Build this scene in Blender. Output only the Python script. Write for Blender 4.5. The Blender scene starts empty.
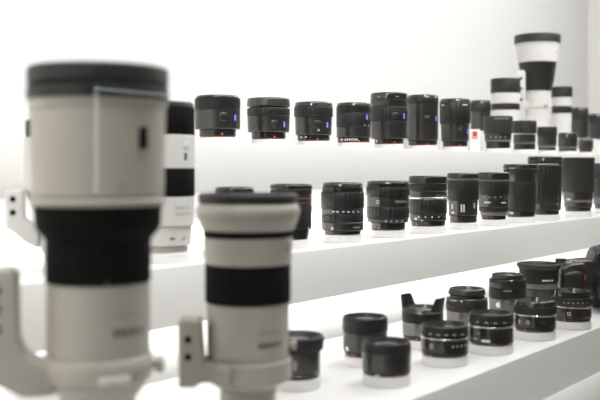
import bpy, bmesh, math
from mathutils import Vector, Matrix

PI = math.pi
col = bpy.context.scene.collection

# ---------------------------------------------------------------- frame of the place
# x runs along the shelves (away from the viewer), y runs towards the back wall, z up.
F = 950.0                 # focal length in pixels of a 600 px wide frame
VX, HY = 1010.0, 169.0    # vanishing point of the shelves, horizon
TH = math.atan((VX - 300) / F)
CT, ST = math.cos(TH), math.sin(TH)
CAMZ = 1.45


def place(px, s):
    """floor position of something seen in column px at a scale of s pixels per metre"""
    Z = F / s
    X = (px - 300) / s
    return X * ST + Z * CT, -X * CT + Z * ST


# ---------------------------------------------------------------- materials
MATS = {}


def mat(name, color, rough=.5, metal=0.0, bump=0.0, bscale=400.0, spec=.5, coat=0.0, var=0.0, trans=0.0):
    m = bpy.data.materials.new(name)
    m.use_nodes = True
    nt = m.node_tree
    b = nt.nodes['Principled BSDF']
    b.inputs['Base Color'].default_value = (*color, 1)
    b.inputs['Roughness'].default_value = rough
    b.inputs['Metallic'].default_value = metal
    b.inputs['Specular IOR Level'].default_value = spec
    b.inputs['Coat Weight'].default_value = coat
    tc = nt.nodes.new('ShaderNodeTexCoord')
    if bump or var:
        n = nt.nodes.new('ShaderNodeTexNoise')
        n.inputs['Scale'].default_value = bscale
        n.inputs['Detail'].default_value = 3
        nt.links.new(tc.outputs['Object'], n.inputs['Vector'])
    if bump:
        bp = nt.nodes.new('ShaderNodeBump')
        bp.inputs['Strength'].default_value = bump
        bp.inputs['Distance'].default_value = .0005
        nt.links.new(n.outputs['Fac'], bp.inputs['Height'])
        nt.links.new(bp.outputs['Normal'], b.inputs['Normal'])
    if var:
        mx = nt.nodes.new('ShaderNodeMix')
        mx.data_type = 'RGBA'
        mx.inputs['A'].default_value = (*[c * (1 - var) for c in color], 1)
        mx.inputs['B'].default_value = (*[min(1, c * (1 + var)) for c in color], 1)
        nt.links.new(n.outputs['Fac'], mx.inputs['Factor'])
        nt.links.new(mx.outputs['Result'], b.inputs['Base Color'])
    MATS[name] = m
    return m


mat('black_satin', (.095, .093, .09), .30, metal=.88, bump=.04, bscale=900, var=.10)
mat('black_gloss', (.06, .06, .06), .18, metal=.8, coat=.3, var=.1)
mat('black_rubber', (.03, .029, .028), .40, metal=.6, spec=.7, bump=.2, bscale=700, var=.15)
mat('black_hood', (.013, .013, .0125), .5, bump=.15, bscale=900, var=.1)
mat('deep_black_rubber', (.0035, .0035, .003), .75, spec=.1, bump=.2, bscale=700, var=.1)
mat('anodized', (.21, .205, .20), .26, metal=.9, bump=.04, bscale=900, var=.06)
mat('grey_satin', (.16, .155, .15), .35, bump=.1, bscale=900, var=.06)
mat('silver', (.75, .74, .72), .25, metal=1.0, var=.04)
mat('dark_metal', (.05, .05, .05), .35, metal=.6, var=.05)
mat('cream_paint', (.455, .428, .375), .42, bump=.12, bscale=800, var=.03)
mat('white_paint', (.66, .655, .63), .42, bump=.1, bscale=800, var=.02)
mat('print_white', (.75, .75, .75), .5, var=.02)
mat('print_grey', (.33, .33, .32), .5, var=.02)
mat('print_dark', (.06, .06, .06), .5, var=.02)
mat('print_orange', (.85, .22, .06), .5, var=.02)
mat('orange', (.72, .13, .035), .4, var=.02)
mat('red', (.6, .05, .02), .4, var=.02)
mat('blue', (.05, .09, .75), .3, var=.02)
mat('element_glass', (.010, .010, .013), .04, spec=.8, coat=.6)
mat('shelf_white', (.80, .793, .78), .42, bump=.02, bscale=60, var=.006)
mat('stand_white', (.84, .835, .82), .35, var=.006)
mat('card_white', (.85, .85, .84), .5, var=.01)
mat('wall_white', (.82, .80, .77), .6, var=.008, bscale=3)
mat('hall_brown', (.34, .27, .20), .7, var=.35, bscale=2.5)
mat('floor_grey', (.16, .155, .15), .5, var=.15, bscale=8)
mat('bluish_frame', (.5, .58, .6), .4, var=.03)

mat('light_wall', (.62, .62, .615), .6, var=.006, bscale=2)

# thin clear pane
m = bpy.data.materials.new('pane_glass')
m.use_nodes = True
nt = m.node_tree
nt.nodes.clear()
out = nt.nodes.new('ShaderNodeOutputMaterial')
tr = nt.nodes.new('ShaderNodeBsdfTransparent')
tr.inputs['Color'].default_value = (.992, .994, .992, 1)
gl = nt.nodes.new('ShaderNodeBsdfGlossy')
gl.inputs['Roughness'].default_value = 0.0
mx = nt.nodes.new('ShaderNodeMixShader')
geo = nt.nodes.new('ShaderNodeNewGeometry')
dot = nt.nodes.new('ShaderNodeVectorMath'); dot.operation = 'DOT_PRODUCT'
ab = nt.nodes.new('ShaderNodeMath'); ab.operation = 'ABSOLUTE'
om = nt.nodes.new('ShaderNodeMath'); om.operation = 'SUBTRACT'; om.inputs[0].default_value = 1
pw = nt.nodes.new('ShaderNodeMath'); pw.operation = 'POWER'; pw.inputs[1].default_value = 5
ma = nt.nodes.new('ShaderNodeMath'); ma.operation = 'MULTIPLY_ADD'
ma.inputs[1].default_value = .96; ma.inputs[2].default_value = .04
L = nt.links.new
L(geo.outputs['Incoming'], dot.inputs[0]); L(geo.outputs['Normal'], dot.inputs[1])
L(dot.outputs['Value'], ab.inputs[0]); L(ab.outputs[0], om.inputs[1]); L(om.outputs[0], pw.inputs[0])
L(pw.outputs[0], ma.inputs[0]); L(ma.outputs[0], mx.inputs['Fac'])
L(tr.outputs[0], mx.inputs[1]); L(gl.outputs[0], mx.inputs[2]); L(mx.outputs[0], out.inputs['Surface'])
MATS['pane_glass'] = m


# ---------------------------------------------------------------- mesh helpers
def finish(name, bm, mats, parent=None, loc=None, sharp=32):
    bmesh.ops.recalc_face_normals(bm, faces=bm.faces[:])
    me = bpy.data.meshes.new(name)
    bm.to_mesh(me)
    bm.free()
    if isinstance(mats, str):
        mats = [mats]
    for k in mats:
        me.materials.append(MATS[k])
    me.polygons.foreach_set('use_smooth', [True] * len(me.polygons))
    me.set_sharp_from_angle(angle=math.radians(sharp))
    o = bpy.data.objects.new(name, me)
    col.objects.link(o)
    if parent:
        o.parent = parent
    if loc:
        o.location = loc
    return o


def lathe(bm, prof, n=96, rib=0.0, ribs=0, closed=True, mi=0):
    """revolve a profile of (r, z, ribbed) points about z"""
    rings = []
    for p in prof:
        r, z = p[0], p[1]
        ribbed = len(p) > 2 and p[2]
        if r < 1e-6:
            rings.append([bm.verts.new((0, 0, z))])
            continue
        ring = []
        for k in range(n):
            a = 2 * PI * k / n
            rr = r - (rib if (ribbed and (k % 4) in (2, 3)) else 0)
            ring.append(bm.verts.new((rr * math.cos(a), rr * math.sin(a), z)))
        rings.append(ring)
    pairs = list(zip(rings, rings[1:]))
    if closed:
        pairs.append((rings[-1], rings[0]))
    for a, b in pairs:
        if len(a) == 1 and len(b) == 1:
            continue
        for k in range(n):
            k2 = (k + 1) % n
            if len(a) == 1:
                f = bm.faces.new((a[0], b[k2], b[k]))
            elif len(b) == 1:
                f = bm.faces.new((a[k], a[k2], b[0]))
            else:
                f = bm.faces.new((a[k], a[k2], b[k2], b[k]))
            f.material_index = mi


def box(bm, c, d, bev=0.0, seg=2, rot=None, mi=0):
    r = bmesh.ops.create_cube(bm, size=1.0)
    vs = r['verts']
    for v in vs:
        v.co = Vector((v.co.x * d[0], v.co.y * d[1], v.co.z * d[2]))
    fs = list({f for v in vs for f in v.link_faces})
    if bev:
        es = list({e for v in vs for e in v.link_edges})
        q = bmesh.ops.bevel(bm, geom=es, offset=bev, segments=seg, affect='EDGES', profile=.5)
        fs = q['faces']
        vs = list({v for f in q['faces'] for v in f.verts} | {v for v in vs if v.is_valid})
        fs = list({f for v in vs for f in v.link_faces})
    M = Matrix.Translation(c) @ (rot.to_4x4() if rot else Matrix.Identity(4))
    for v in vs:
        v.co = M @ v.co
    for f in fs:
        f.material_index = mi


def prism(bm, pts, y0, y1, bev=0.0, seg=2, mi=0):
    """outline of (x, z) points extruded along y"""
    vs = [bm.verts.new((x, y0, z)) for x, z in pts]
    f = bm.faces.new(vs)
    r = bmesh.ops.extrude_face_region(bm, geom=[f])
    nv = [g for g in r['geom'] if isinstance(g, bmesh.types.BMVert)]
    for v in nv:
        v.co.y = y1
    allv = vs + nv
    fs = {g for v in allv for g in v.link_faces}
    if bev:
        es = list({e for v in allv for e in v.link_edges})
        q = bmesh.ops.bevel(bm, geom=es, offset=bev, segments=seg, affect='EDGES', profile=.5)
        fs = set(q['faces']) | {f for f in fs if f.is_valid}
    for g in fs:
        g.material_index = mi


def disc(bm, c, r, h, axis, n=28, dome=.0, bev=.15, mi=0):
    """short round button whose axis points along `axis`, base at c"""
    axis = Vector(axis).normalized()
    M = Matrix.Translation(c) @ axis.to_track_quat('Z', 'Y').to_matrix().to_4x4()
    st = len(bm.verts)
    lathe(bm, [(0, 0), (r, 0), (r, h * (1 - bev)), (r * .9, h), (0, h + dome)], n=n, closed=False, mi=mi)
    bm.verts.ensure_lookup_table()
    for v in bm.verts[st:]:
        v.co = M @ v.co


def patch(bm, a, z, w, h, r, lift=.0002, mi=1):
    """a small printed mark wrapped round a barrel, a = angle off the front"""
    n = max(1, int(w / .0015))
    da = w / r
    rows = []
    for k in range(n + 1):
        t = -PI / 2 + a - da / 2 + da * k / n
        x, y = (r + lift) * math.cos(t), (r + lift) * math.sin(t)
        rows.append((bm.verts.new((x, y, z - h / 2)), bm.verts.new((x, y, z + h / 2))))
    for p, q in zip(rows, rows[1:]):
        f = bm.faces.new((p[0], q[0], q[1], p[1]))
        f.material_index = mi


def glyph(bm, text, a, z, size, r, lift=.0002, mi=1, turn=0.0):
    """lettering wrapped round a barrel"""
    cu = bpy.data.curves.new('t', 'FONT')
    cu.body = text
    cu.size = size
    cu.align_x, cu.align_y = 'CENTER', 'CENTER'
    cu.resolution_u = 3
    ob = bpy.data.objects.new('t', cu)
    col.objects.link(ob)
    dg = bpy.context.evaluated_depsgraph_get()
    me = bpy.data.meshes.new_from_object(ob.evaluated_get(dg))
    vs = []
    for v in me.vertices:
        x, y = v.co.x, v.co.y
        x, y = x * math.cos(turn) - y * math.sin(turn), x * math.sin(turn) + y * math.cos(turn)
        t = -PI / 2 + a + x / r
        vs.append(bm.verts.new(((r + lift) * math.cos(t), (r + lift) * math.sin(t), z + y)))
    for p in me.polygons:
        try:
            f = bm.faces.new([vs[i] for i in p.vertices])
            f.material_index = mi
        except ValueError:
            pass
    bpy.data.objects.remove(ob)
    bpy.data.curves.remove(cu)
    bpy.data.meshes.remove(me)


# ---------------------------------------------------------------- objects and tags
def tag(o, label=None, cat=None, group=None, kind=None):
    if label: o['label'] = label
    if cat: o['category'] = cat
    if group: o['group'] = group
    if kind: o['kind'] = kind
    return o


def thing(name, label, cat, loc, rz=0.0, group=None):
    o = bpy.data.objects.new(name, None)
    o.empty_display_size = .02
    col.objects.link(o)
    o.location = loc
    o.rotation_euler = (0, 0, rz)
    return tag(o, label, cat, group)


def structure(name, lo, hi, material, bev=0.0):
    bm = bmesh.new()
    c = [(a + b) / 2 for a, b in zip(lo, hi)]
    box(bm, (0, 0, 0), [b - a for a, b in zip(lo, hi)], bev)
    return tag(finish(name, bm, material, loc=c), kind='structure')


# tiers: height of the shelf top above the camera, front edge, thickness
STAND = .0135
BASE_T, BASE_M, BASE_B = .056, -.1112, -.262          # undersides of the lenses, from eye height
EDGE_T, EDGE_M, EDGE_B = CT / .783, CT / .936, CT / 1.40
BACK = 1.72
X0, X1 = -.7, 4.75
YF = .27                                             # the glass front


def shelf(name, zt, ye, th, label):
    bm = bmesh.new()
    z1 = CAMZ + zt
    box(bm, (0, 0, 0), (X1 - X0 - .01, BACK - ye - .004, th), .0015)
    o = finish(name, bm, 'shelf_white', loc=((X0 + X1) / 2, (BACK - .004 + ye) / 2, z1 - th / 2))
    return tag(o, label, 'shelf')


shelf('display_shelf', BASE_T - STAND, EDGE_T, .080, 'thick white topmost display shelf carrying the upper row of short black lenses')
shelf('display_shelf', BASE_M - STAND, EDGE_M, .077, 'thick white middle display shelf carrying the row of black zoom lenses')
shelf('display_shelf', BASE_B - STAND, EDGE_B, .078, 'thick white lower display shelf carrying the squat lenses and the camera')
structure('floor', (-3, -4, -.05), (7.1, BACK + .1, 0), 'floor_grey')
structure('trim_1', (X0, YF + .012, .0), (X1, BACK, CAMZ - .435), 'shelf_white', .002)
structure('wall_back', (X0 - .05, BACK, 0), (X1 + .05, BACK + .05, CAMZ + 1.15), 'light_wall')
structure('wall_right', (X1, YF - .01, 0), (X1 + .05, BACK, CAMZ + 1.15), 'wall_white')
structure('wall_left', (X0 - .05, YF - .01, 0), (X0, BACK, CAMZ + 1.15), 'wall_white')
structure('ceiling', (X0 - .05, YF - .01, CAMZ + 1.15), (X1 + .05, BACK + .05, CAMZ + 1.2), 'wall_white')
structure('wall_front', (7.0, -4, 0), (7.1, .2, 3.6), 'hall_brown')
g = structure('window_1', (X0, YF, .0), (X1, YF + .006, CAMZ + 1.15), 'pane_glass')

# low white plinths that stand on the top shelf
ZT = CAMZ + BASE_T - STAND
RISE = .066


def plinth(label, x0, x1, y0, y1, h):
    bm = bmesh.new()
    box(bm, (0, 0, h / 2), (x1 - x0, y1 - y0, h), .0015)
    return tag(finish('display_plinth', bm, 'stand_white', loc=((x0 + x1) / 2, (y0 + y1) / 2, ZT)), label, 'plinth')


# ---------------------------------------------------------------- lenses
STANDS = []


def lens(name, label, px, s, base, zb, bands, group=None, cat='lens', front='open', stand=None, marks=(), dot=None,
         badge=None, button=None, spin=0.0, cx_stand=0.0, glass=True, name_stand=None, stand_h=STAND):
    """bands: (part, material, y_bottom, y_top, halfwidth_bottom, halfwidth_top, style); measures in pixels of scale s.
    zb: height of the underside above eye level"""
    x, y = place(px, s)
    rz = math.atan2(-y, -x) + PI / 2 + spin     # local -Y faces the viewer
    root = thing(name, label, cat, (x, y, CAMZ + zb), rz, group)
    k = 1.0 / s
    R = [min(bd[4], bd[5]) * k for bd in bands]
    objs = []
    nb = len(bands)

    def z_of(yp):
        return (base - yp) * k

    def rad(yp):
        for bd in bands:
            if bd[2] >= yp >= bd[3]:
                t = (bd[2] - yp) / max(1e-6, bd[2] - bd[3])
                return (bd[4] + (bd[5] - bd[4]) * t) * k
        return bands[-1][4] * k

    def owner(yp):
        for i, bd in enumerate(bands):
            if bd[2] >= yp >= bd[3]:
                return i
        return nb - 1

    bms = []
    for i, bd in enumerate(bands):
        part, mt, yb, yt, h0, h1, style = bd
        z0, z1, r0, r1 = z_of(yb), z_of(yt), h0 * k, h1 * k
        ri = .86 * min(R[max(0, i - 1):i + 2])
        c = min(.0011, (z1 - z0) * .25)
        ribbed = style in ('rib', 'finerib')
        bm = bmesh.new()
        top = i == nb - 1
        prof = [(ri, z0), (r0 - c, z0), (r0, z0 + c, ribbed)]
        if style == 'steps':                    # ring with fine grooves round it
            m_ = max(2, int((z1 - z0) / .0022))
            for q in range(1, m_):
                t = q / m_
                rr = r0 + (r1 - r0) * t
                zz = z0 + (z1 - z0) * t
                prof += [(rr, zz - .0004), (rr - .0006, zz), (rr, zz + .0004)]
        if style == 'bulge':
            for q in range(1, 6):
                t = q / 6
                prof.append((r0 + (r1 - r0) * t + .002 * math.sin(PI * t), z0 + (z1 - z0) * t))
        cr = .0035 if style == 'round' else c
        if style == 'round':
            for q in range(0, 5):
                a = PI / 2 * q / 4
                prof.append((r1 - cr + cr * math.cos(a), z1 - cr + cr * math.sin(a)))
        else:
            prof += [(r1, z1 - cr, ribbed), (r1 - cr, z1)]
        if top and front == 'open':
            lip = .07 * r1 + .0008
            ri2 = min(ri, r1 * .80)
            depth = min(.009, .22 * r1)
            prof += [(r1 - lip, z1), (r1 - lip - .0006, z1 - .0015), (ri2, z1 - depth), (ri2 - .001, z1 - depth)]
            ri3 = ri2
        elif top and front == 'cap':
            prof[0] = (0, z0)
            prof += [(r1 * .88, z1), (r1 * .84, z1 - .0012), (0, z1 - .0012)]
        elif i == 0:
            prof[0] = (0, z0)
            prof += [(ri, z1), (0, z1)]
        else:
            prof += [(ri, z1)]
        closed = not (prof[0][0] == 0 and prof[-1][0] == 0)
        lathe(bm, prof, n=(160 if style == 'finerib' else 112), rib=(.0009 if style == 'rib' else .0006), closed=closed)
        bms.append(bm)
    mset = [[bd[1], 'print_white', 'print_orange', 'print_grey', 'print_dark'] for bd in bands]
    MI = {'w': 1, 'o': 2, 'g': 3, 'd': 4}
    for mk in marks:                            # printed marks stay in the mesh of the ring they are on
        kind = mk[0]
        if kind == 'rect':
            _, dx, yp, w, h, c = mk
            i = owner(yp); r = rad(yp)
            patch(bms[i], math.asin(max(-.98, min(.98, dx * k / r))), z_of(yp), w * k, h * k, r, mi=MI[c])
        elif kind == 'ticks':
            _, dx0, dx1, n, yp, w, h, c = mk
            i = owner(yp); r = rad(yp)
            for q in range(n):
                dx = dx0 + (dx1 - dx0) * q / max(1, n - 1)
                patch(bms[i], math.asin(max(-.98, min(.98, dx * k / r))), z_of(yp), w * k, h * k, r, mi=MI[c])
        elif kind == 'text':
            _, tx, dx, yp, size, c = mk[:6]
            i = owner(yp); r = rad(yp)
            glyph(bms[i], tx, math.asin(max(-.98, min(.98, dx * k / r))), z_of(yp), size * k, r, mi=MI[c],
                  turn=mk[6] if len(mk) > 6 else 0)
    for i, bd in enumerate(bands):
        o = finish(bd[0], bms[i], mset[i] if marks else bd[1], root)
        objs.append(o)
    zt = z_of(bands[-1][3])
    r1 = bands[-1][5] * k
    if front == 'open' and glass:
        depth = min(.009, .22 * r1)
        bm = bmesh.new()
        re = ri3 + .0008
        pr = [(re, zt - depth - .003), (re, zt - depth - .0005)]
        for q in range(1, 7):
            t = q / 6
            pr.append((re * math.cos(t * PI / 2) if q < 6 else 0, zt - depth - .0005 + .0045 * math.sin(t * PI / 2)))
        pr.append((0, zt - depth - .003))
        lathe(bm, pr, n=64, closed=False)
        finish('front_element', bm, 'element_glass', root)
    if dot:                                     # orange index dot at the mount
        dx, yp, rr = dot
        r = rad(yp)
        a = -PI / 2 + math.asin(dx * k / r)
        bm = bmesh.new()
        d = Vector((math.cos(a), math.sin(a), 0))
        disc(bm, d * (r - .001) + Vector((0, 0, z_of(yp))), rr * k * .85, .0016, d, n=20)
        tag(finish('index_dot', bm, 'orange', root), 'orange index dot')
    if badge:
        dx, yp, w, h = badge
        r = rad(yp)
        bm = bmesh.new()
        a = math.asin(dx * k / r)
        t = -PI / 2 + a
        box(bm, ((r - .0002) * math.cos(t), (r - .0002) * math.sin(t), z_of(yp)), (w * k, .0016, h * k), .0003, 1,
            rot=Matrix.Rotation(t + PI / 2, 3, 'Z'))
        for q in (-.28, 0, .28):
            b2 = Vector(((r + .0007) * math.cos(t), (r + .0007) * math.sin(t), z_of(yp) + q * h * k))
            box(bm, b2, (w * k * .6, .0003, h * k * .1), 0, rot=Matrix.Rotation(t + PI / 2, 3, 'Z'), mi=1)
        tag(finish('badge', bm, ['blue', 'print_white'], root), 'small blue square badge with white marks')
    if button:
        dx, yp, rr, mt = button
        r = rad(yp)
        bm = bmesh.new()
        a = -PI / 2 + math.asin(dx * k / r)
        d = Vector((math.cos(a), math.sin(a), 0))
        c = d * (r - .0022) + Vector((0, 0, z_of(yp)))
        disc(bm, c, rr * k * .9, .0027, d)
        disc(bm, c + d * .0021, rr * k * .62, .0009, d, dome=.0003)
        finish('round_button', bm, mt, root)
    if stand:
        lab, hw = stand[0], stand[1]
        bm = bmesh.new()
        r = hw * k
        h = stand_h - .0002
        lathe(bm, [(0, 0), (r - .001, 0), (r, .001), (r, h - .0012), (r - .0012, h), (0, h)], n=72, closed=False)
        o = finish('display_stand', bm, 'stand_white', loc=(x, y, CAMZ + zb - stand_h + .0001))
        tag(o, lab, 'stand', 'round white lens stands')
    root['_s'] = s
    return root, k, z_of, rad


def row(a, px):
    return a * (VX - px)


AT, AM, AR = .71, .875, 1.0985
GT = 'black lenses in the row on the top shelf'
GM = 'black zoom lenses in the row on the middle shelf'
GB = 'squat black lenses on the lower shelf'
BS, BR, BG, GS = 'black_satin', 'black_rubber', 'black_gloss', 'grey_satin'


def top(label, px, base, bands, hw, sl, **kw):
    s = row(AT, px)
    return lens('camera_lens', label, px, s, base, BASE_T, bands, GT, stand=(sl, hw), **kw)


def ring(y, h, mt='dark_metal'):
    return ('mount_ring', mt, y, y - .55, h, h, 'plain')


# ---- top shelf, front row
top('short wide black lens with blue badge, first of the upper row beside the white telephotos', 217.5, 137,
    [ring(137, 17.2, 'red'), ('mount', BG, 136.45, 129, 18.2, 18.2, 'plain'), ('barrel', BS, 129, 109.5, 22.4, 22.6, 'plain'),
     ('focus_ring', BR, 109.5, 98.5, 22.8, 22.8, 'steps'), ('front_rim', BG, 98.5, 95.5, 22.4, 21.4, 'round')], 18,
    'round white stand under the first short lens of the upper row', dot=(4.5, 134, 1.1), badge=(17.2, 118, 3, 6.5), button=(6, 117.5, 5, BS))
top('short black lens with deep groove below its broad front rim on top shelf', 268.5, 139,
    [ring(139, 16.2, 'red'), ('mount', BG, 138.45, 132, 17, 17, 'plain'), ('barrel', BS, 132, 115.5, 20.6, 21.2, 'plain'),
     ('focus_ring', BR, 115.5, 108, 21.4, 21.4, 'finerib'), ('groove_ring', BG, 108, 106.3, 19.5, 19.5, 'plain'),
     ('front_rim', BS, 106.3, 98, 21.6, 21.2, 'round')], 17,
    'round white stand under the grooved short lens of the upper row', dot=(6, 136.7, 1.1), badge=(15.5, 124.5, 3, 5.5), button=(6, 124, 4.2, BS))
top('smallest lens of upper row, black with overhanging ribbed ring and blue badge', 313.5, 141.3,
    [ring(141.3, 15.4, 'red'), ('mount', BG, 140.75, 135.3, 16.2, 16.2, 'plain'), ('barrel', BS, 135.3, 117, 18, 18.5, 'plain'),
     ('focus_ring', BR, 117, 107, 19.4, 19.4, 'finerib'), ('front_rim', BG, 107, 102.5, 19, 18.6, 'round')], 16,
    'round white stand under the smallest lens of the upper row', dot=(4, 139.6, 1.1), badge=(13.5, 125.5, 2.8, 6), button=(4, 125.5, 5, BS),
    marks=[('rect', -12, 137.5, 3, 1, 'w'), ('rect', -7.5, 137.5, 1.5, 1.5, 'w'), ('rect', 5, 130.5, 2.5, 2.5, 'g')])
top('short black lens with white printing round its mount, left neighbour of the tallest upper lens', 353.5, 142.5,
    [ring(142.5, 15.4, 'red'), ('mount', BG, 141.95, 137.3, 16, 16, 'plain'), ('barrel', BS, 137.3, 127, 17, 17, 'plain'),
     ('zoom_ring', BR, 127, 113, 17.2, 17.2, 'finerib'), ('focus_ring', BR, 113, 106.5, 17.3, 17.3, 'steps'),
     ('front_rim', BG, 106.5, 102.8, 17.1, 16.6, 'round')], 16,
    'round white stand under the lens beside the tallest upper lens', dot=(5.5, 141, 1), badge=(13.2, 117.5, 2.6, 5),
    marks=[('rect', -11.5, 139.6, 3, 2, 'w'), ('ticks', -8, 3.5, 7, 139.6, 1.0, 2.2, 'w'), ('ticks', 11, 15, 2, 125.5, 1, 1, 'w')])
top('tallest lens of upper row, plain black barrel with wide front rim and blue badge', 389, 144.5,
    [ring(144.5, 13.7, 'red'), ('mount', BG, 143.95, 139, 14.4, 14.4, 'plain'), ('barrel', BS, 139, 122, 18.2, 18.5, 'plain'),
     ('focus_ring', BR, 122, 107.5, 18.7, 18.7, 'finerib'), ('barrel', BS, 107.5, 101, 18.5, 18.7, 'plain'), ('front_rim', BG, 101, 93.5, 18.8, 18.4, 'round')], 14.5,
    'round white stand under the tallest lens of the upper row', dot=(5.5, 143, 1), badge=(14.6, 117, 2.6, 5.5), button=(6.5, 117, 4, BS),
    marks=[('ticks', -10, 8, 2, 98, 3, .8, 'g'), ('rect', -12, 141.3, 2, 3, 'w')])
top('tall black lens with smooth straight barrel, just right of the tallest upper lens', 422.7, 145.6,
    [ring(145.6, 13.6, 'red'), ('mount', BG, 145.05, 140.5, 14.3, 14.3, 'plain'), ('barrel', BS, 140.5, 104, 15.3, 15.5, 'plain'),
     ('focus_ring', BR, 104, 98.5, 15.7, 15.7, 'finerib'), ('front_rim', BG, 98.5, 95.3, 15.6, 15.0, 'round')], 14.5,
    'round white stand under the smooth straight lens of the upper row', dot=(4.5, 144.4, .9), badge=(13, 119, 2.4, 5), button=(5, 120, 4, BS))
top('black lens with wide ribbed ring over a narrower barrel beside the red card', 455, 146.8,
    [ring(146.8, 11.8, 'red'), ('mount', BG, 146.25, 141.2, 12.3, 12.3, 'plain'), ('barrel', BS, 141.2, 123.5, 13.6, 14.2, 'plain'),
     ('focus_ring', BR, 123.5, 102, 15.3, 15.3, 'rib'), ('front_rim', BG, 102, 99, 15.3, 14.8, 'round')], 12.5,
    'round white stand under the ribbed lens beside the red card', dot=(5, 145.6, .9), badge=(12.2, 131.5, 2.2, 5), button=(6, 131, 3, BS),
    marks=[('rect', -12, 105.5, 4, 1, 'w'), ('rect', 10, 105.5, 6, 1, 'w')])
top('squat black lens with big rounded hood in front of the white telephotos', 498, 149.2,
    [('mount', BG, 149.2, 142.4, 11.8, 12.2, 'plain'), ('trim_ring', GS, 142.4, 140.8, 13, 13, 'plain'), ('barrel', BS, 140.8, 134, 13, 13.6, 'plain'),
     ('lens_hood', 'black_hood', 134, 117, 14.2, 14.6, 'round')], 12.5, 'round white stand under the rounded hood lens of the upper row',
    marks=[('ticks', -7, 7, 4, 138, .8, 1.2, 'w'), ('ticks', -3, 10, 9, 119.7, .6, 1, 'w')])
top('small black lens with pale thin bands right of the rounded hood lens', 524.5, 150,
    [('mount', BG, 150, 144.5, 10.6, 10.6, 'plain'), ('trim_ring', GS, 144.5, 143, 10.6, 10.6, 'plain'), ('barrel', BS, 143, 134.8, 11, 11, 'plain'),
     ('trim_ring', 'silver', 134.8, 133.6, 11.2, 11.2, 'plain'), ('front_rim', 'black_hood', 133.6, 121.2, 11.8, 11.8, 'round')], 11,
    'round white stand under the pale banded lens of the upper row')
top('small black lens with fine ribs, standing right in front of the tallest white telephoto', 547, 150.6,
    [('mount', BG, 150.6, 148, 8.4, 8.6, 'plain'), ('trim_ring', GS, 148, 145.5, 8.8, 8.8, 'plain'), ('barrel', BS, 145.5, 137, 9.4, 9.4, 'plain'),
     ('front_rim', 'black_rubber', 137, 127, 9.7, 9.7, 'finerib')], 9,
    'round white stand under the finely ribbed lens of the upper row')
top('small plain black lens between two smaller neighbours near far end of top shelf', 567.8, 151.2,
    [('mount', BG, 151.2, 148.5, 8.6, 8.8, 'plain'), ('trim_ring', GS, 148.5, 146.6, 9, 9, 'plain'), ('barrel', BS, 146.6, 138, 9.6, 9.7, 'plain'),
     ('front_rim', BG, 138, 132.5, 9.8, 9.2, 'round')], 9, 'round white stand under the small plain lens near the far end')
top('tiny black pancake lens with pale top, last in front on top shelf', 585.8, 151.8,
    [('mount', BG, 151.8, 149, 6.2, 6.4, 'plain'), ('barrel', BS, 149, 140.5, 7.2, 7.4, 'plain'), ('front_rim', GS, 140.5, 137.5, 7.2, 6.8, 'round')], 6.6,
    'round white stand under the tiny pale topped lens')

# ---- top shelf, raised rear row on a plinth
PY0, PY1 = 1.20, 1.52
xa, _ = place(470, 310)
plinth('long low white plinth raising the white telephotos behind the upper row', 2.0, 4.3, PY0, PY1, RISE)
ABASE = .6
ZR = BASE_T - STAND + RISE


def rear(name, label, px, s, bands, group=None, **kw):
    base = HY - ZR * s
    # bands given with absolute y
    return lens(name, label, px, s, base, ZR, bands, group, **kw)


def rs(px):
    return .615 * (VX - px)


GR = 'black lenses behind the upper row'
s = rs(480.5); b0 = HY - ZR * s
rear('camera_lens', 'black lens standing behind the red card on the raised plinth', 480.5, s,
     [('mount', BG, b0, b0 - 4, 8.6, 8.8, 'plain'), ('barrel', BS, b0 - 4, 112, 9.5, 10, 'plain'), ('focus_ring', BR, 112, 104, 10.3, 10.3, 'finerib'),
      ('front_rim', BG, 104, 100.5, 10.3, 9.8, 'round')], GR)
s = rs(580); b0 = HY - ZR * s
rear('camera_lens', 'black lens behind the tiny pancake lens, beside the slim white telephoto', 579.5, s,
     [('mount', BG, b0, b0 - 3, 7.5, 7.8, 'plain'), ('barrel', BS, b0 - 3, 120, 8.8, 8.8, 'plain'), ('focus_ring', BR, 120, 111, 9, 9, 'finerib'),
      ('front_rim', BG, 111, 108, 9, 8.6, 'round')], GR)
s = rs(597); b0 = HY - ZR * s
rear('camera_lens', 'black lens at the far end of the raised plinth', 597, s,
     [('mount', BG, b0, b0 - 3, 7, 7.2, 'plain'), ('barrel', BS, b0 - 3, 123, 8, 8, 'plain'), ('focus_ring', BR, 123, 117, 8.3, 8.3, 'finerib'),
      ('front_rim', BG, 117, 114, 8.3, 7.9, 'round')], GR)


def foot(root, k, pts, y0, y1, material, holes=(), bev=.004, name='tripod_foot', hole_r=.0035):
    """tripod foot: plate outline in pixels (dx, dy up) extruded in depth"""
    bm = bmesh.new()
    prism(bm, [(x * k, z * k) for x, z in pts], y0, y1, bev, 3)
    o = finish(name, bm, material, root)
    for hx, hz in holes:
        bm = bmesh.new()
        disc(bm, (hx * k, y0 + .0004, hz * k), hole_r, .0012, (0, -1, 0), n=20)
        finish('screw_hole', bm, 'deep_black_rubber', o)
    return o


def knob(root, k, dx, dz, r, length, axis, material, y=0.0, name='locking_knob'):
    bm = bmesh.new()
    ax = Vector(axis).normalized()
    disc(bm, (dx * k, y, dz * k), r * k * .55, length * k * .6, ax, n=32)
    c = Vector((dx * k, y, dz * k)) + ax * length * k * .5
    disc(bm, c, r * k, length * k * .5, ax, n=32, bev=.3)
    return finish(name, bm, material, root)


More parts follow.
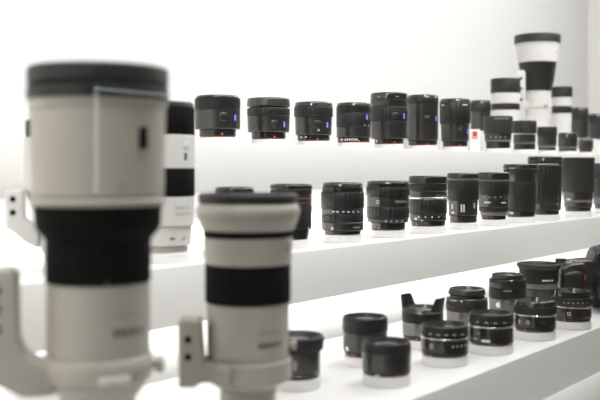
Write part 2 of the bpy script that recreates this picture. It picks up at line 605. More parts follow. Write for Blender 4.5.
WP, CP, DB = 'white_paint', 'cream_paint', 'deep_black_rubber'
GW = 'white telephoto lenses'
s = rs(537); b0 = HY - ZR * s
r, k, zo, rd = rear('telephoto_lens', 'tallest white telephoto at the far end, black hood rim and wide black grip', 537.5, s,
     [('mount', WP, b0, b0 - 4, 10, 10, 'plain'), ('barrel', WP, b0 - 4, 108, 11, 12.5, 'plain'), ('tripod_collar', WP, 108, 103, 13.5, 13.5, 'plain'),
      ('barrel', WP, 103, 91, 12.6, 12.6, 'plain'), ('focus_ring', 'black_rubber', 91, 84, 13.8, 15, 'finerib'), ('focus_ring', 'black_rubber', 84, 63, 15.5, 18.5, 'finerib'),
      ('barrel', WP, 63, 46, 19.2, 20.8, 'plain'), ('trim_ring', WP, 46, 44, 21.6, 21.6, 'plain'), ('front_rim', 'black_hood', 44, 35.5, 22.5, 22.8, 'round')], GW,
     marks=[('rect', 18.5, 53, 1.2, 5, 'd'), ('rect', 8, 107, 5, 3, 'g')])
foot(r, k, [(-11.5, b0 - 110), (-11.5, b0 - 74), (-13, b0 - 72), (-18, b0 - 72), (-19.5, b0 - 74), (-19.5, b0 - 110)], -.078, -.046, WP,
     holes=[(-15.7, b0 - 80), (-15.7, b0 - 90), (-15.7, b0 - 101)], bev=.003, hole_r=.005)
bm = bmesh.new()
box(bm, (-13.5 * k, -.035, (b0 - 105.5) * k), (9 * k, .060, 7 * k), .003, 2)
finish('foot_arm', bm, WP, r)
s = rs(506); b0 = HY - ZR * s
rear('telephoto_lens', 'white telephoto with two black rings behind the rounded hood lens', 505.5, s,
     [('mount', WP, b0, b0 - 4, 11, 11, 'plain'), ('barrel', WP, b0 - 4, 110.5, 13, 14, 'plain'), ('focus_ring', 'black_rubber', 110.5, 104, 14, 14, 'finerib'),
      ('barrel', WP, 104, 93.5, 14.2, 14.2, 'plain'), ('front_rim', 'black_hood', 93.5, 79, 14.6, 14.6, 'finerib')], GW)
s = rs(562); b0 = HY - ZR * s
rear('telephoto_lens', 'slim white telephoto with brownish black hood, right of the tallest one', 562, s,
     [('mount', WP, b0, b0 - 3, 8.5, 8.5, 'plain'), ('barrel', WP, b0 - 3, 113.5, 9, 9.3, 'plain'), ('focus_ring', 'black_rubber', 113.5, 106.5, 9.8, 9.8, 'finerib'),
      ('barrel', WP, 106.5, 97.5, 9.6, 9.8, 'plain'), ('front_rim', 'black_hood', 97.5, 87, 10.2, 10.2, 'finerib')], GW)

# small card with a red mark in front of the rear row
x, y = place(475, row(.692, 475))
bm = bmesh.new()
box(bm, (0, 0, .0325), (.027, .004, .065), .0006, 1)
box(bm, (0, -.0022, .052), (.012, .0006, .014), 0, mi=1)
box(bm, (0, -.0022, .041), (.016, .0006, .003), 0, mi=1)
tag(finish('display_card', bm, ['card_white', 'red'], loc=(x, y, ZT)), 'small white card with a red mark standing beside the ribbed upper lens', 'card').rotation_euler = (0, 0, math.atan2(-y, -x) + PI / 2)


# ---- middle shelf
def mid(label, px, base, bands, hw, sl, **kw):
    return lens('camera_lens', label, px, row(AM, px), base, BASE_M, bands, GM, stand=(sl, hw), **kw)


mid('black lens mostly hidden behind the blurred white telephoto in front', 234.5, 244.5,
    [('mount', BG, 244.5, 236, 18, 18, 'plain'), ('barrel', BS, 236, 213, 20, 20, 'plain'), ('focus_ring', BR, 213, 193, 20.2, 20.2, 'rib'),
     ('front_rim', BG, 193, 187, 19.8, 19.4, 'round')], 18, 'round white stand hidden behind the nearer grey white telephoto')
mid('black lens partly covered by the blurred white telephoto, orange printed band', 291, 239.5,
    [('mount', BG, 239.5, 229.5, 17.5, 18.5, 'plain'), ('zoom_ring', BR, 229.5, 206, 20.6, 20.6, 'rib'), ('scale_band', BS, 206, 195, 20.4, 20.4, 'plain'),
     ('focus_ring', BR, 195, 190, 20.8, 20.8, 'finerib'), ('front_rim', BG, 190, 184.5, 21.4, 21.2, 'round')], 18,
    'round white stand under the partly covered middle lens',
    marks=[('ticks', 4, 18, 6, 198.5, 1.5, 1.2, 'o'), ('ticks', 4, 19, 7, 203.2, 1.8, .8, 'g'), ('rect', 17, 228, 1, 2, 'w')])
mid('black zoom lens with glossy front band and a row of white number dots', 342.5, 235,
    [ring(235, 17.6), ('mount', BG, 234.45, 231, 18.5, 18.5, 'plain'), ('barrel', BS, 231, 222.5, 21, 21, 'plain'), ('zoom_ring', BR, 222.5, 215, 21.2, 21.2, 'rib'),
     ('scale_band', BS, 215, 209, 21, 21, 'plain'), ('zoom_ring', BR, 209, 193, 21.5, 21.5, 'rib'), ('front_band', BG, 193, 187.3, 20.6, 20.4, 'plain'),
     ('front_rim', BG, 187.3, 183.5, 20.2, 19.8, 'round')], 19, 'round white stand under the white number dot zoom lens', dot=(-12, 233, 1.3), button=(-16, 227.5, 2.2, BG),
    marks=[('ticks', -9, -5, 2, 212, 2.4, 1.3, 'w'), ('ticks', 1, 20, 5, 212, 2, 1.3, 'w'), ('rect', 14, 227.5, 9, 1, 'g'), ('rect', -10, 228.5, 2, 2.5, 'w')])
mid('wide black zoom lens with grey satin band and white mark', 388, 230.5,
    [ring(230.5, 16.6), ('mount', BG, 229.95, 223, 17.4, 17.4, 'plain'), ('scale_band', BS, 223, 219, 20.5, 20.8, 'plain'), ('zoom_ring', BR, 219, 207.5, 21.2, 21.2, 'rib'),
     ('barrel', BS, 207.5, 196.5, 21, 21, 'plain'), ('focus_ring', BR, 196.5, 188, 21.8, 21.8, 'rib'), ('front_band', BG, 188, 185, 21.3, 21.3, 'plain'),
     ('front_rim', BG, 185, 181.8, 21.4, 21, 'round')], 17.5, 'round white stand under the grey banded zoom lens', dot=(-9.5, 228.3, 1.4),
    marks=[('text', 'α', -10, 202, 6.5, 'w'), ('ticks', 8, 18, 6, 202, 1.2, 2.2, 'g'), ('ticks', -2, 19, 5, 221, 1.3, 1.3, 'w')])
mid('black zoom lens with one bright silver ring round its middle', 428, 227,
    [ring(227, 16.4), ('mount', BG, 226.45, 221.5, 17.2, 17.6, 'plain'), ('scale_band', BS, 221.5, 215, 18.5, 18.5, 'plain'), ('zoom_ring', BR, 215, 200.3, 18.9, 18.9, 'rib'),
     ('trim_ring', 'silver', 200.3, 198.2, 19.1, 19.1, 'plain'), ('barrel', BS, 198.2, 192, 18.6, 18.6, 'plain'), ('focus_ring', BR, 192, 185, 18.8, 18.8, 'finerib'),
     ('front_rim', BG, 185, 177.2, 19.6, 19.2, 'round')], 17.5, 'round white stand under the silver ringed zoom lens', dot=(-11, 225.4, 1.2),
    marks=[('ticks', -9, 17, 5, 217.6, 1.3, 1.4, 'w'), ('rect', -6, 221, 2, 1, 'w'), ('ticks', 9, 15, 4, 196.5, 1, 1.6, 'g'), ('rect', -12, 219.5, 3, 2, 'w')])
mid('slim black lens with upright white logo lettering on its lower barrel', 463, 224,
    [ring(224, 13), ('mount', BG, 223.45, 217, 13.8, 13.8, 'plain'), ('barrel', BS, 217, 201.5, 14.6, 14.6, 'plain'), ('zoom_ring', BR, 201.5, 182, 15.6, 15.6, 'finerib'),
     ('trim_ring', GS, 182, 180.3, 15.7, 15.7, 'plain'), ('front_rim', BG, 180.3, 174.8, 16.2, 16, 'round')], 14.5,
    'round white stand under the slim lens with upright lettering', dot=(-10.5, 222.4, 1.1),
    marks=[('ticks', -1.5, 1, 2, 209.5, 1.3, 7.5, 'w'), ('rect', -10.5, 208, 1.5, 5, 'w'), ('rect', -10, 214, 3, 2, 'w'), ('rect', 11, 207, 3, 5, 'g')])
mid('slim black lens with several thin bands and a row of pale numbers', 493.5, 221,
    [('mount', BG, 221, 217, 12.2, 12.4, 'plain'), ('trim_ring', GS, 217, 213, 13.4, 13.6, 'plain'), ('focus_ring', BR, 213, 208.5, 14.8, 14.8, 'finerib'),
     ('scale_band', BS, 208.5, 196, 15, 15, 'plain'), ('zoom_ring', BR, 196, 183, 15.6, 15.6, 'finerib'), ('trim_ring', GS, 183, 181.5, 15.7, 15.7, 'plain'),
     ('front_rim', BG, 181.5, 174, 16.3, 16, 'round')], 13.5, 'round white stand under the many banded slim lens', dot=(-11, 219.4, 1),
    marks=[('ticks', -9, 12, 5, 198.5, 1.2, 1.2, 'g'), ('rect', -6, 203.8, 7, 1.2, 'w'), ('rect', 10, 204, 6, 1, 'w')])
mid('tall black zoom lens with plain barrel under a wider front rim', 520.5, 218.5,
    [ring(218.5, 13.6), ('mount', BG, 217.95, 212.5, 14, 14.2, 'plain'), ('zoom_ring', BR, 212.5, 184, 14.6, 15, 'finerib'), ('barrel', BS, 184, 176, 15, 15.6, 'plain'),
     ('focus_ring', BR, 176, 171, 16.2, 16.6, 'finerib'), ('front_rim', BG, 171, 166, 17.2, 17, 'round')], 14.5,
    'round white stand under the tall plain barrelled zoom lens', marks=[('rect', -8, 170, 6, 1.4, 'g'), ('rect', -9, 214.5, 5, 2, 'w'), ('ticks', -14, 14, 2, 180, .8, .8, 'g')])
mid('tallest black zoom lens of the middle row, ribbed all the way up', 545, 216,
    [('mount', BG, 216, 211.5, 13.8, 14, 'plain'), ('barrel', BS, 211.5, 205, 15.6, 15.8, 'plain'), ('zoom_ring', BR, 205, 168, 16, 16.4, 'rib'),
     ('trim_ring', BG, 168, 163, 16.8, 17, 'plain'), ('front_rim', BG, 163, 158.3, 17.5, 17, 'round')], 15, 'round white stand under the ribbed tallest zoom lens',
    marks=[('ticks', -6, 12, 10, 166, .9, 1.6, 'w')])
mid('black lens with long hood above a pale lower band, beside the ribbed tallest zoom', 578, 211,
    [('mount', BG, 211, 207, 12.6, 12.8, 'plain'), ('barrel', BS, 207, 202, 13.8, 14, 'plain'), ('trim_ring', GS, 202, 199.5, 14.2, 14.2, 'plain'), ('barrel', BS, 199.5, 192, 14.4, 14.6, 'plain'),
     ('lens_hood', 'black_hood', 192, 157.5, 15.8, 16.2, 'plain')], 14, 'round white stand under the long hooded middle lens', marks=[('rect', -9, 199, 5, 1.6, 'w')])
mid('black zoom lens at the far edge of the middle row', 606, 208,
    [('mount', BG, 208, 204, 11, 11.4, 'plain'), ('barrel', BS, 204, 196, 12.4, 12.4, 'plain'), ('zoom_ring', BR, 196, 172, 12.8, 12.8, 'rib'), ('front_rim', BG, 172, 163, 13, 12.8, 'round')], 12,
    'round white stand under the farthest middle lens', dot=(-9.5, 180.5, .9))

# white telephotos on the middle shelf, behind the big blurred ones
px = 164; s = row(AM, px); b0 = HY - BASE_M * s
lens('telephoto_lens', 'white telephoto with two black rings just right of the huge blurred lens', px, s, b0, BASE_M,
     [('mount', CP, b0, b0 - 7, 24, 24, 'plain'), ('barrel', WP, b0 - 7, 225, 27, 28, 'plain'), ('barrel', WP, 225, 196, 30, 30, 'plain'),
      ('focus_ring', DB, 196, 168.5, 30.6, 30.6, 'rib'), ('barrel', WP, 168.5, 135.5, 30.8, 30.8, 'plain'), ('zoom_ring', DB, 135.5, 108, 30.6, 30.6, 'rib'),
      ('front_rim', 'black_hood', 108, 102.5, 30, 29.5, 'round')], GW, stand=('round white stand under the twin black ringed white telephoto', 26),
     marks=[('rect', 21, 157, 3.4, 7, 'd'), ('ticks', 12, 25, 6, 207, 1.4, 3, 'g'), ('ticks', 12, 25, 6, 213, 1.4, 3, 'g'), ('rect', 8, 237, 5, 2, 'd'), ('rect', 19, 237, 4, 2, 'o')],
     button=(22, 146, 4.5, WP))
px = 74; s = row(AM, px); b0 = HY - BASE_M * s
r, k, zo, rd = lens('telephoto_lens', 'white telephoto with tripod foot peeking out behind the huge blurred lens', px, s, b0, BASE_M,
     [('mount', CP, b0, b0 - 8, 29, 29, 'plain'), ('barrel', WP, b0 - 8, 246, 32, 33, 'plain'), ('tripod_collar', WP, 246, 222, 36, 36, 'plain'),
      ('barrel', WP, 222, 190, 36, 46, 'plain'), ('barrel', WP, 190, 138, 48, 48, 'plain'), ('focus_ring', DB, 138, 121, 46.6, 46.6, 'rib'),
      ('barrel', WP, 121, 112, 44, 44, 'plain'), ('front_rim', 'black_hood', 112, 104, 43, 43, 'round')], GW,
     stand=('round white stand under the white telephoto behind the huge lens', 30))
foot(r, k, [(-34, b0 - 226), (-34, b0 - 247), (-46, b0 - 241), (-64, b0 - 225), (-65, b0 - 192), (-61, b0 - 189), (-50, b0 - 189), (-47, b0 - 192), (-47, b0 - 217)], -.024, .012, WP,
     holes=[(-57.5, b0 - 198), (-57.5, b0 - 211)], bev=.003)

# white box at the near end of the top shelf
bx, by = place(14, row(.783, 14))
plinth('plain white raised plinth at the near end of the top shelf', -.45, place(24, row(.783, 24))[0] + .12, EDGE_T + .012, EDGE_T + .40, .034)


# ---- lower shelf
def low(label, px, s, bands, hw, sl, **kw):
    base = HY - BASE_B * s
    d = base - bands[0][2]
    bands = [(p, m_, a + d, b_ + d, h0, h1, st) for p, m_, a, b_, h0, h1, st in bands]
    for key in ('dot', 'badge', 'button'):
        if kw.get(key):
            t = list(kw[key]); t[1] += d; kw[key] = tuple(t)
    mk = []
    for q in kw.get('marks', ()):
        q = list(q)
        if q[0] == 'rect': q[2] += d
        elif q[0] == 'ticks': q[4] += d
        elif q[0] == 'text': q[3] += d
        mk.append(tuple(q))
    kw['marks'] = mk
    return lens('camera_lens', label, px, s, base, BASE_B, bands, GB, stand=(sl, hw), **kw)


def bs(y):
    return (y - HY) / -BASE_B


low('black lens with flared rim and pale reflecting glass beside the cream telephoto', 297, bs(376),
    [ring(376, 22), ('mount', BG, 375.45, 371, 23, 23, 'plain'), ('barrel', BS, 371, 349, 23, 23.3, 'plain'), ('front_rim', 'black_hood', 349, 334.5, 26, 27, 'round')], 24,
    'round white stand under the flared rim lens', dot=(-15, 374, 1.6), marks=[('rect', -2, 361, 3, 9, 'g'), ('ticks', 10, 16, 3, 360, 1.6, 7, 'd')])
low('black lens with smooth rounded cap-like ring, standing behind the plain hood lens', 365, bs(354.5),
    [ring(354.5, 19.5), ('mount', BG, 353.95, 350, 20.5, 20.8, 'plain'), ('barrel', BS, 350, 330, 21.8, 22, 'plain'), ('front_rim', BR, 330, 315.5, 22.8, 22.4, 'round')], 21,
    'round white stand under the rounded ring lens', dot=(-11, 352.6, 1.6), button=(-17.5, 346.5, 2.6, 'silver'), marks=[('rect', 2, 337, 5, 9, 'd')])
low('plain black lens with empty cylindrical hood, nearest the shelf edge', 386.5, bs(372.8),
    [ring(372.8, 22.6), ('mount', BG, 372.25, 369.5, 23.6, 23.8, 'plain'), ('barrel', BS, 369.5, 350.5, 24.2, 24.4, 'plain'), ('lens_hood', 'black_hood', 350.5, 340.5, 24.6, 24, 'plain')], 24,
    'round white stand under the plain hood lens', dot=(11, 371, 1.5), marks=[('rect', -9, 371, 5, 1.6, 'w')])
low('squat black lens with silver band, left of the two banded twins', 444.7, bs(354),
    [ring(354, 22), ('mount', BG, 353.45, 350.5, 23, 23.2, 'plain'), ('barrel', BG, 350.5, 337, 23.6, 23.8, 'plain'), ('trim_ring', 'silver', 337, 335.3, 24, 24, 'plain'),
     ('scale_band', BG, 335.3, 333, 23.8, 23.8, 'plain'), ('focus_ring', BR, 333, 323.5, 24.2, 23.4, 'round')], 23, 'round white stand under the first silver banded squat lens', dot=(-14, 352.4, 1.4),
    marks=[('ticks', -14, 17, 5, 331, 3, 1.8, 'g'), ('rect', -13, 343, 4, 5, 'g'), ('ticks', 8, 20, 4, 342.5, 2.2, 2, 'g')])
low('squat black lens with silver band and a bright label plate at its foot', 491, bs(342.7),
    [ring(342.7, 21), ('mount', BG, 342.15, 339.2, 22, 22.2, 'plain'), ('barrel', BG, 339.2, 326, 22.3, 22.4, 'plain'), ('trim_ring', 'silver', 326, 324, 22.6, 22.6, 'plain'),
     ('scale_band', BG, 324, 321.5, 22.4, 22.4, 'plain'), ('focus_ring', BR, 321.5, 312, 22.7, 21.8, 'round')], 22, 'round white stand under the squat lens with label plate', dot=(17.5, 340.6, 1.2),
    marks=[('rect', -5, 337.5, 8.5, 2.6, 'w'), ('rect', -12, 330.5, 3.5, 1.2, 'g'), ('ticks', -13, 13, 4, 319.5, 3.4, 1.6, 'g'), ('rect', -15, 336.5, 5, 1.5, 'g')])
low('squat black lens with open front ring and alpha emblem, before the flared hood lens', 535, bs(329.6),
    [ring(329.6, 19), ('mount', BG, 329.05, 326, 20, 20.2, 'plain'), ('barrel', BG, 326, 314.2, 20.6, 20.8, 'plain'), ('trim_ring', 'silver', 314.2, 312.6, 21.2, 21.2, 'plain'),
     ('focus_ring', BR, 312.6, 305, 21.4, 21.4, 'finerib'), ('front_rim', BG, 305, 299.5, 20.4, 19.4, 'round')], 20, 'round white stand under the alpha marked squat lens', dot=(-9.5, 327.6, 1.3),
    marks=[('text', 'α', -7, 319.5, 6, 'w'), ('rect', -15, 320, 3, 4, 'g'), ('ticks', 6, 10, 3, 319.5, 1, 2.5, 'd')])
low('squat black lens with stepped front ring and alpha emblem, beside the camera grip', 572.5, bs(319.8),
    [ring(319.8, 17), ('mount', BG, 319.25, 316.4, 17.8, 18, 'plain'), ('barrel', BG, 316.4, 306, 18.6, 18.8, 'plain'), ('trim_ring', 'silver', 306, 304.2, 19.4, 19.4, 'plain'),
     ('focus_ring', BR, 304.2, 296.3, 20.2, 20.2, 'finerib'), ('front_rim', BG, 296.3, 290, 17.6, 17.4, 'plain')], 18, 'round white stand under the squat lens beside the camera', dot=(-7.5, 317.9, 1.3),
    marks=[('text', 'α', -3.5, 311, 6, 'w'), ('ticks', -8, 14, 6, 300.5, 2, 1.2, 'g')])

# rear row of the lower shelf
r, k, zo, rd = low('black lens with a petal hood whose two flaps stand up', 422.5, row(AR, 422.5),
    [ring(338, 18.6), ('mount', BG, 337.45, 334, 19.4, 19.6, 'plain'), ('barrel', 'anodized', 334, 320, 20, 20.2, 'plain'), ('focus_ring', BR, 320, 312, 20.6, 20.6, 'steps'),
     ('front_rim', BS, 312, 306.5, 20.8, 19.4, 'round')], 20, 'round white stand under the petal hood lens', dot=(-6, 336.4, 1.4))
bm = bmesh.new()
s = row(AR, 422.5)
hz = (338 - 307.5) / s
for a0, hgt, wid in ((math.radians(147), 11.5 / s, .62), (math.radians(-30), 10.5 / s, .60)):
    n = 18
    rows_ = []
    for q in range(n + 1):
        t = -1 + 2 * q / n
        a = a0 + t * wid
        e = max(0.0, min(1.0, (1 - abs(t)) * 2.6))
        e = e * e * (3 - 2 * e)
        h = .001 + hgt * e
        ro, ri = 20.4 / s, 18.9 / s
        fl = 2.0 / s * e
        ca, sa = math.cos(a), math.sin(a)
        rows_.append([bm.verts.new((ro * ca, ro * sa, hz - .003)), bm.verts.new(((ro + fl) * ca, (ro + fl) * sa, hz + h)),
                      bm.verts.new(((ri + fl) * ca, (ri + fl) * sa, hz + h)), bm.verts.new((ri * ca, ri * sa, hz - .003))])
    for p, q in zip(rows_, rows_[1:]):
        for j in range(4):
            bm.faces.new((p[j], p[(j + 1) % 4], q[(j + 1) % 4], q[j]))
    bm.faces.new(rows_[0]); bm.faces.new(rows_[-1][::-1])
finish('petal_hood', bm, 'black_hood', r)

low('black lens with a narrower stepped front ring, behind the squat banded lenses', 466.8, row(AR, 466.8),
    [ring(325, 19), ('mount', BG, 324.45, 321, 19.6, 19.8, 'plain'), ('barrel', 'anodized', 321, 309, 20, 20.3, 'plain'), ('focus_ring', BR, 309, 300, 20.6, 20.6, 'rib'),
     ('barrel', BS, 300, 297, 20.4, 20.2, 'plain'), ('groove_ring', BG, 297, 293.5, 17.4, 17.2, 'plain'), ('front_rim', BS, 293.5, 287.5, 18.6, 17.8, 'round')], 20,
    'round white stand under the stepped front lens', marks=[('rect', -13, 298.5, 8, 2, 'g'), ('rect', -5, 298.3, 2, 1.6, 'w')])
low('tall black lens with ridged barrel and round side button, behind the alpha lens', 507.5, row(AR, 507.5),
    [ring(313.6, 16.5), ('mount', BG, 313.05, 309, 17.2, 17.4, 'plain'), ('barrel', 'anodized', 309, 297, 18, 18.2, 'plain'), ('focus_ring', BR, 297, 287, 18.4, 18.4, 'steps'),
     ('barrel', BS, 287, 281, 18.4, 18.4, 'plain'), ('front_rim', BG, 281, 278.3, 18.6, 18.4, 'plain'), ('front_rim', BS, 278.3, 273.5, 15.6, 15.2, 'plain')], 18,
    'round white stand under the ridged barrel lens', button=(-9, 303, 3, 'silver'), marks=[('rect', 0, 289, 8, 1, 'g')])
low('black lens with a wide flared dish-like hood, next to the camera', 539, row(AR, 539),
    [ring(306, 15.5), ('mount', BG, 305.45, 301, 16.4, 16.6, 'plain'), ('barrel', BS, 301, 289, 17, 17.6, 'plain'), ('trim_ring', GS, 289, 283.5, 18, 18, 'plain'),
     ('focus_ring', BR, 283.5, 270, 18.8, 19.6, 'steps'), ('lens_hood', 'black_hood', 270, 264.3, 20.2, 22.0, 'round')], 17,
    'round white stand under the flared dish hood lens', marks=[('ticks', 4, 13, 6, 280, 1.4, 1.8, 'w')])

# ---- huge blurred white telephoto in front
px = 98.5; s = row(1.25, px); b0 = HY - BASE_B * s
r, k, zo, rd = lens('telephoto_lens', 'huge blurred white telephoto with black hood and wide black grip, nearest the viewer', px, s, b0, BASE_B,
    [('mount', CP, b0, b0 - 10, 33, 33, 'plain'), ('barrel', CP, b0 - 10, 397, 38, 37, 'plain'), ('barrel', CP, 397, 377, 38, 50, 'plain'), ('tripod_collar', CP, 377, 352, 53, 53, 'bulge'),
     ('barrel', CP, 352, 281, 51, 51, 'plain'), ('focus_ring', DB, 281, 239, 52, 52, 'rib'), ('focus_ring', DB, 239, 226, 53, 61, 'plain'), ('focus_ring', DB, 226, 205, 62, 62.5, 'rib'),
     ('trim_ring', CP, 205, 196, 64.5, 63.5, 'bulge'), ('barrel', CP, 196, 110, 65, 66.5, 'plain'), ('barrel', CP, 110, 101, 67, 69, 'plain'),
     ('lens_hood', 'black_hood', 101, 88, 70, 70, 'plain'), ('groove_ring', DB, 88, 85.5, 68.5, 68.5, 'plain'), ('lens_hood', 'black_hood', 85.5, 68, 69.8, 69.4, 'round')], GW,
    stand=('round white stand under the huge blurred telephoto', 36),
    marks=[('rect', 8, 296, 1.2, 40, 'g'), ('ticks', 16, 38, 5, 309, 3, 6, 'g'), ('ticks', 16, 40, 5, 326, 4, 8, 'd'), ('rect', 21, 185, 5, 6, 'g')])
bm = bmesh.new()
rr = rd(139)
t = -PI / 2 + math.asin(42 * k / rr)
box(bm, ((rr - .0005) * math.cos(t), (rr - .0005) * math.sin(t), zo(139)), (11 * k, .004, 22 * k), .0018, 3, rot=Matrix.Rotation(t + PI / 2, 3, 'Z'))
finish('focus_hold_button', bm, DB, r)
bm = bmesh.new()
rr = rd(371) + .001
t = -PI / 2 + math.asin(15 * k / rr)
box(bm, (rr * math.cos(t), rr * math.sin(t), zo(371)), (30 * k, .005, 9 * k), .0015, 3, rot=Matrix.Rotation(t + PI / 2, 3, 'Z'))
finish('switch_panel', bm, 'white_paint', r)
foot(r, k, [(-40, b0 - 358), (-40, b0 - 388), (-72, b0 - 389), (-97, b0 - 374), (-104, b0 - 360), (-104, b0 - 268), (-101, b0 - 265), (-80, b0 - 265), (-76, b0 - 270), (-75, b0 - 334), (-68, b0 - 349), (-54, b0 - 356)],
     -.026, .012, CP, holes=[(-95, b0 - 285), (-95, b0 - 303), (-95, b0 - 322)], bev=.004, hole_r=.004)
knob(r, k, 49, b0 - 366, 9, 16, (1, -.15, 0), CP)

# ---- second white telephoto
px = 248; s = row(1.25, px); b0 = HY - BASE_B * s
r, k, zo, rd = lens('telephoto_lens', 'blurred white telephoto with dark groove and black rubber ring, right of the huge one', px, s, b0, BASE_B,
    [('mount', CP, b0, b0 - 7, 26, 26, 'plain'), ('barrel', CP, b0 - 7, 387, 28, 28, 'plain'), ('barrel', CP, 387, 378, 29, 40, 'plain'), ('tripod_collar', CP, 378, 357, 43.5, 43.5, 'plain'),
     ('groove_ring', 'print_grey', 357, 355, 41.5, 41.5, 'plain'), ('barrel', CP, 355, 301, 40.5, 41.5, 'plain'), ('focus_ring', DB, 301, 263, 42.8, 42.8, 'rib'),
     ('barrel', CP, 263, 236.5, 43.6, 44.6, 'plain'), ('groove_ring', DB, 236.5, 229.5, 44.6, 45, 'plain'), ('barrel', CP, 229.5, 217, 46.5, 50.5, 'plain'),
     ('barrel', CP, 217, 203, 50.8, 49.2, 'bulge'), ('front_rim', 'black_hood', 203, 193, 49.6, 49.8, 'round')], GW,
    stand=('round white stand under the blurred telephoto with dark groove', 28),
    marks=[('ticks', 12, 30, 5, 327, 3, 5, 'g'), ('ticks', 12, 30, 5, 339, 3.4, 5, 'd'), ('rect', 38, 246, 3, 8, 'd'), ('rect', -6, 318, 1, 20, 'g')])
foot(r, k, [(-32, b0 - 359), (-32, b0 - 376), (-48, b0 - 377), (-50, b0 - 381), (-67, b0 - 381), (-68, b0 - 318), (-65, b0 - 315), (-48, b0 - 316), (-45, b0 - 319), (-43, b0 - 358)],
     -.030, .010, CP, holes=[(-58, b0 - 334), (-58, b0 - 351)], bev=.003, hole_r=.0036)
knob(r, k, -22, b0 - 367, 9.5, 15, (-.25, -1, 0), CP, y=-.034)
knob(r, k, 40, b0 - 345, 5, 8, (1, -.1, 0), CP, name='side_knob')


# ---------------------------------------------------------------- camera body on the lower shelf
def dslr(px, s, label):
    x, y = place(px, s)
    rz = math.atan2(-y, -x) + PI / 2 + math.radians(14)
    zb = BASE_B - STAND
    root = thing('camera', label, 'camera', (x, y, CAMZ + zb), rz)
    root.scale = (1.12, 1.05, 1.05)
    # body outline seen from the front (x across, z up); the hand grip is at -x
    bm = bmesh.new()
    prism(bm, [(-.070, .002), (-.074, .012), (-.074, .076), (-.066, .086), (-.030, .091), (.030, .091), (.062, .086), (.072, .076), (.072, .012), (.066, .002)], -.022, .034, .006, 4)
    finish('body', bm, BS, root)
    bm = bmesh.new()
    prism(bm, [(-.078, .003), (-.080, .060), (-.076, .072), (-.044, .076), (-.038, .066), (-.040, .003)], -.056, -.016, .010, 4)
    finish('hand_grip', bm, BR, root)
    bm = bmesh.new()       # sloping shoulder above the grip
    prism(bm, [(-.079, .068), (-.077, .079), (-.060, .087), (-.036, .088), (-.032, .070)], -.050, .026, .006, 4)
    finish('top_shoulder', bm, BS, root)
    bm = bmesh.new()
    prism(bm, [(-.020, .084), (-.015, .106), (-.006, .114), (.030, .114), (.039, .106), (.044, .084)], -.034, .036, .006, 4)
    finish('viewfinder_hump', bm, BS, root)
    bm = bmesh.new()
    box(bm, (.012, .006, .1155), (.022, .026, .003), .0008, 1)
    finish('hot_shoe', bm, 'dark_metal', root)
    bm = bmesh.new()
    disc(bm, (-.061, -.034, .083), .0065, .005, (-.15, -.45, 1), dome=.001)
    finish('shutter_button', bm, GS, root)
    bm = bmesh.new()
    disc(bm, (-.066, .014, .080), .010, .010, (0, 0, 1), n=40)
    finish('control_dial', bm, BR, root)
    bm = bmesh.new()
    disc(bm, (.058, .008, .084), .013, .010, (0, 0, 1), n=40)
    finish('mode_dial', bm, BR, root)
    for i, (bx_, by_) in enumerate(((-.048, -.030), (-.041, -.016), (-.054, -.018), (-.045, -.004))):
        bm = bmesh.new()
        disc(bm, (bx_, by_, .0865), .0042, .0032, (-.1, -.2, 1), n=24, dome=.0006)
        finish('control_button', bm, GS, root)
    bm = bmesh.new()
    disc(bm, (.013, -.020, .044), .036, .006, (0, -1, 0), n=72)
    finish('lens_mount', bm, 'dark_metal', root)
    bm = bmesh.new()
    box(bm, (-.031, -.0225, .058), (.004, .0018, .012), .0006, 1)
    tag(finish('emblem', bm, 'orange', root), 'orange emblem bar')
    # attached lens pointing along -y
    lz = bpy.data.objects.new('attached_lens', None)
    M = Matrix.Translation((.013, -.026, .046)) @ Matrix.Rotation(PI / 2, 4, 'X')
    for nm, mt, pr in (('barrel', BS, [(0, 0), (.034, 0), (.035, .002), (.036, .030), (0, .030)]),
                       ('focus_ring', BR, [(0, .030), (.037, .030, 1), (.038, .032, 1), (.038, .056, 1), (.037, .058, 1), (0, .058)]),
                       ('front_rim', BG, [(0, .058), (.038, .058), (.040, .060), (.040, .074), (.0385, .076), (.036, .0755), (.030, .068), (0, .068)]),
                       ('front_element', 'element_glass', [(0, .0681), (.0305, .0681), (.026, .0712), (.014, .0735), (0, .074)])):
        bm = bmesh.new()
        lathe(bm, pr, n=96, rib=.0009, closed=False)
        bmesh.ops.transform(bm, matrix=M, verts=bm.verts[:])
        finish(nm, bm, mt, root)
    bpy.data.objects.remove(lz)
    # neck strap lugs
    for sx in (-1, 1):
        bm = bmesh.new()
        box(bm, (sx * .073, .004, .072), (.004, .010, .008), .001, 1)
        finish('strap_lug', bm, 'silver', root)
    return root


dslr(600, 500, 'black digital camera with ribbed hand grip and large attached lens on lower shelf')

# ---------------------------------------------------------------- light
sc = bpy.context.scene
w = bpy.data.worlds.new('hall')
sc.world = w
w.use_nodes = True
bg = w.node_tree.nodes['Background']
bg.inputs['Color'].default_value = (1.0, .965, .90, 1)
bg.inputs['Strength'].default_value = .035


def area(name, loc, size, power, rot=(0, 0, 0), color=(1, 1, 1), spread=PI):
    l = bpy.data.lights.new(name, 'AREA')
    l.shape = 'RECTANGLE'
    l.size, l.size_y = size
    l.energy = power
    l.color = color
    l.spread = spread
    o = bpy.data.objects.new(name, l)
    col.objects.link(o)
    o.location = loc
    o.rotation_euler = rot
    return o


XC = (X0 + X1) / 2
LEN = X1 - X0 - .2
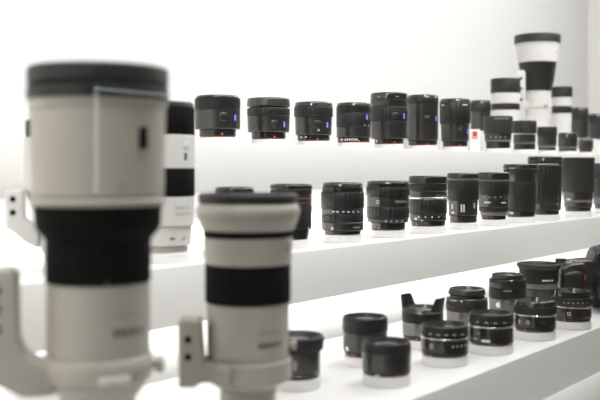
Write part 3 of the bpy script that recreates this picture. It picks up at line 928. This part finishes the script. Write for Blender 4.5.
# strips under the shelves, front lamp and an added fill in the case ceiling
area('shelf_light', (XC, (EDGE_T + BACK) / 2, CAMZ + BASE_T - STAND - .080 - .004), (LEN, .52), 24, color=(1, .995, .985))
area('shelf_light', (XC, (EDGE_M + BACK) / 2, CAMZ + BASE_M - STAND - .077 - .004), (LEN, .60), 15, color=(1, .995, .985))
area('shelf_light', (XC, (EDGE_B + BACK) / 2, CAMZ + BASE_B - STAND - .078 - .004), (LEN, .9), 14, color=(1, .995, .985))
area('ceiling_light', (3.75, 1.2, CAMZ + 1.14), (1.8, .5), 8.5, color=(1, .995, .985))  # added fill that brightens the far end of the back wall
area('ceiling_light', (1.6, .42, CAMZ + 1.0), (4.4, .06), 53, rot=(math.radians(58), 0, 0), color=(1, .995, .985))
# lamps of the hall outside the case, and the hall's far wall that the pane mirrors
area('hall_light', (2.2, -1.9, 3.3), (5, 1.2), 30, rot=(math.radians(50), 0, 0), color=(1, .97, .92))

# glowing frame edge added behind the viewer; the glass front mirrors it faintly
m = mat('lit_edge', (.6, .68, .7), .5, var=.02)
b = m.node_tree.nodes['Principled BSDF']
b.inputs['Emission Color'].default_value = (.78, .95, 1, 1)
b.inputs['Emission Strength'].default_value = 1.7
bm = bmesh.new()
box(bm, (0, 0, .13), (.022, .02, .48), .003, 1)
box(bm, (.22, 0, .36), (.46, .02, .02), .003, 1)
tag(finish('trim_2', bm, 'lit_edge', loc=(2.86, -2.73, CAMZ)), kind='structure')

# ---------------------------------------------------------------- camera
cam = bpy.data.cameras.new('camera_view')
cam.sensor_width = 36
cam.lens = F / 600 * 36
cam.shift_y = -(200 - HY) / 600
cam.clip_start = .02
cam.dof.use_dof = True
cam.dof.focus_distance = 1.85
cam.dof.aperture_fstop = cam.lens / 1000 / .0125
co = bpy.data.objects.new('camera_view', cam)
col.objects.link(co)
co.location = (0, 0, CAMZ)
co.rotation_euler = (PI / 2, 0, TH - PI / 2)
sc.camera = co

for o in bpy.data.objects:
    if '_s' in o:
        del o['_s']
vs = sc.view_settings
vs.view_transform = 'Standard'
vs.look = 'None'
vs.exposure = 0.0
vs.gamma = 1.0
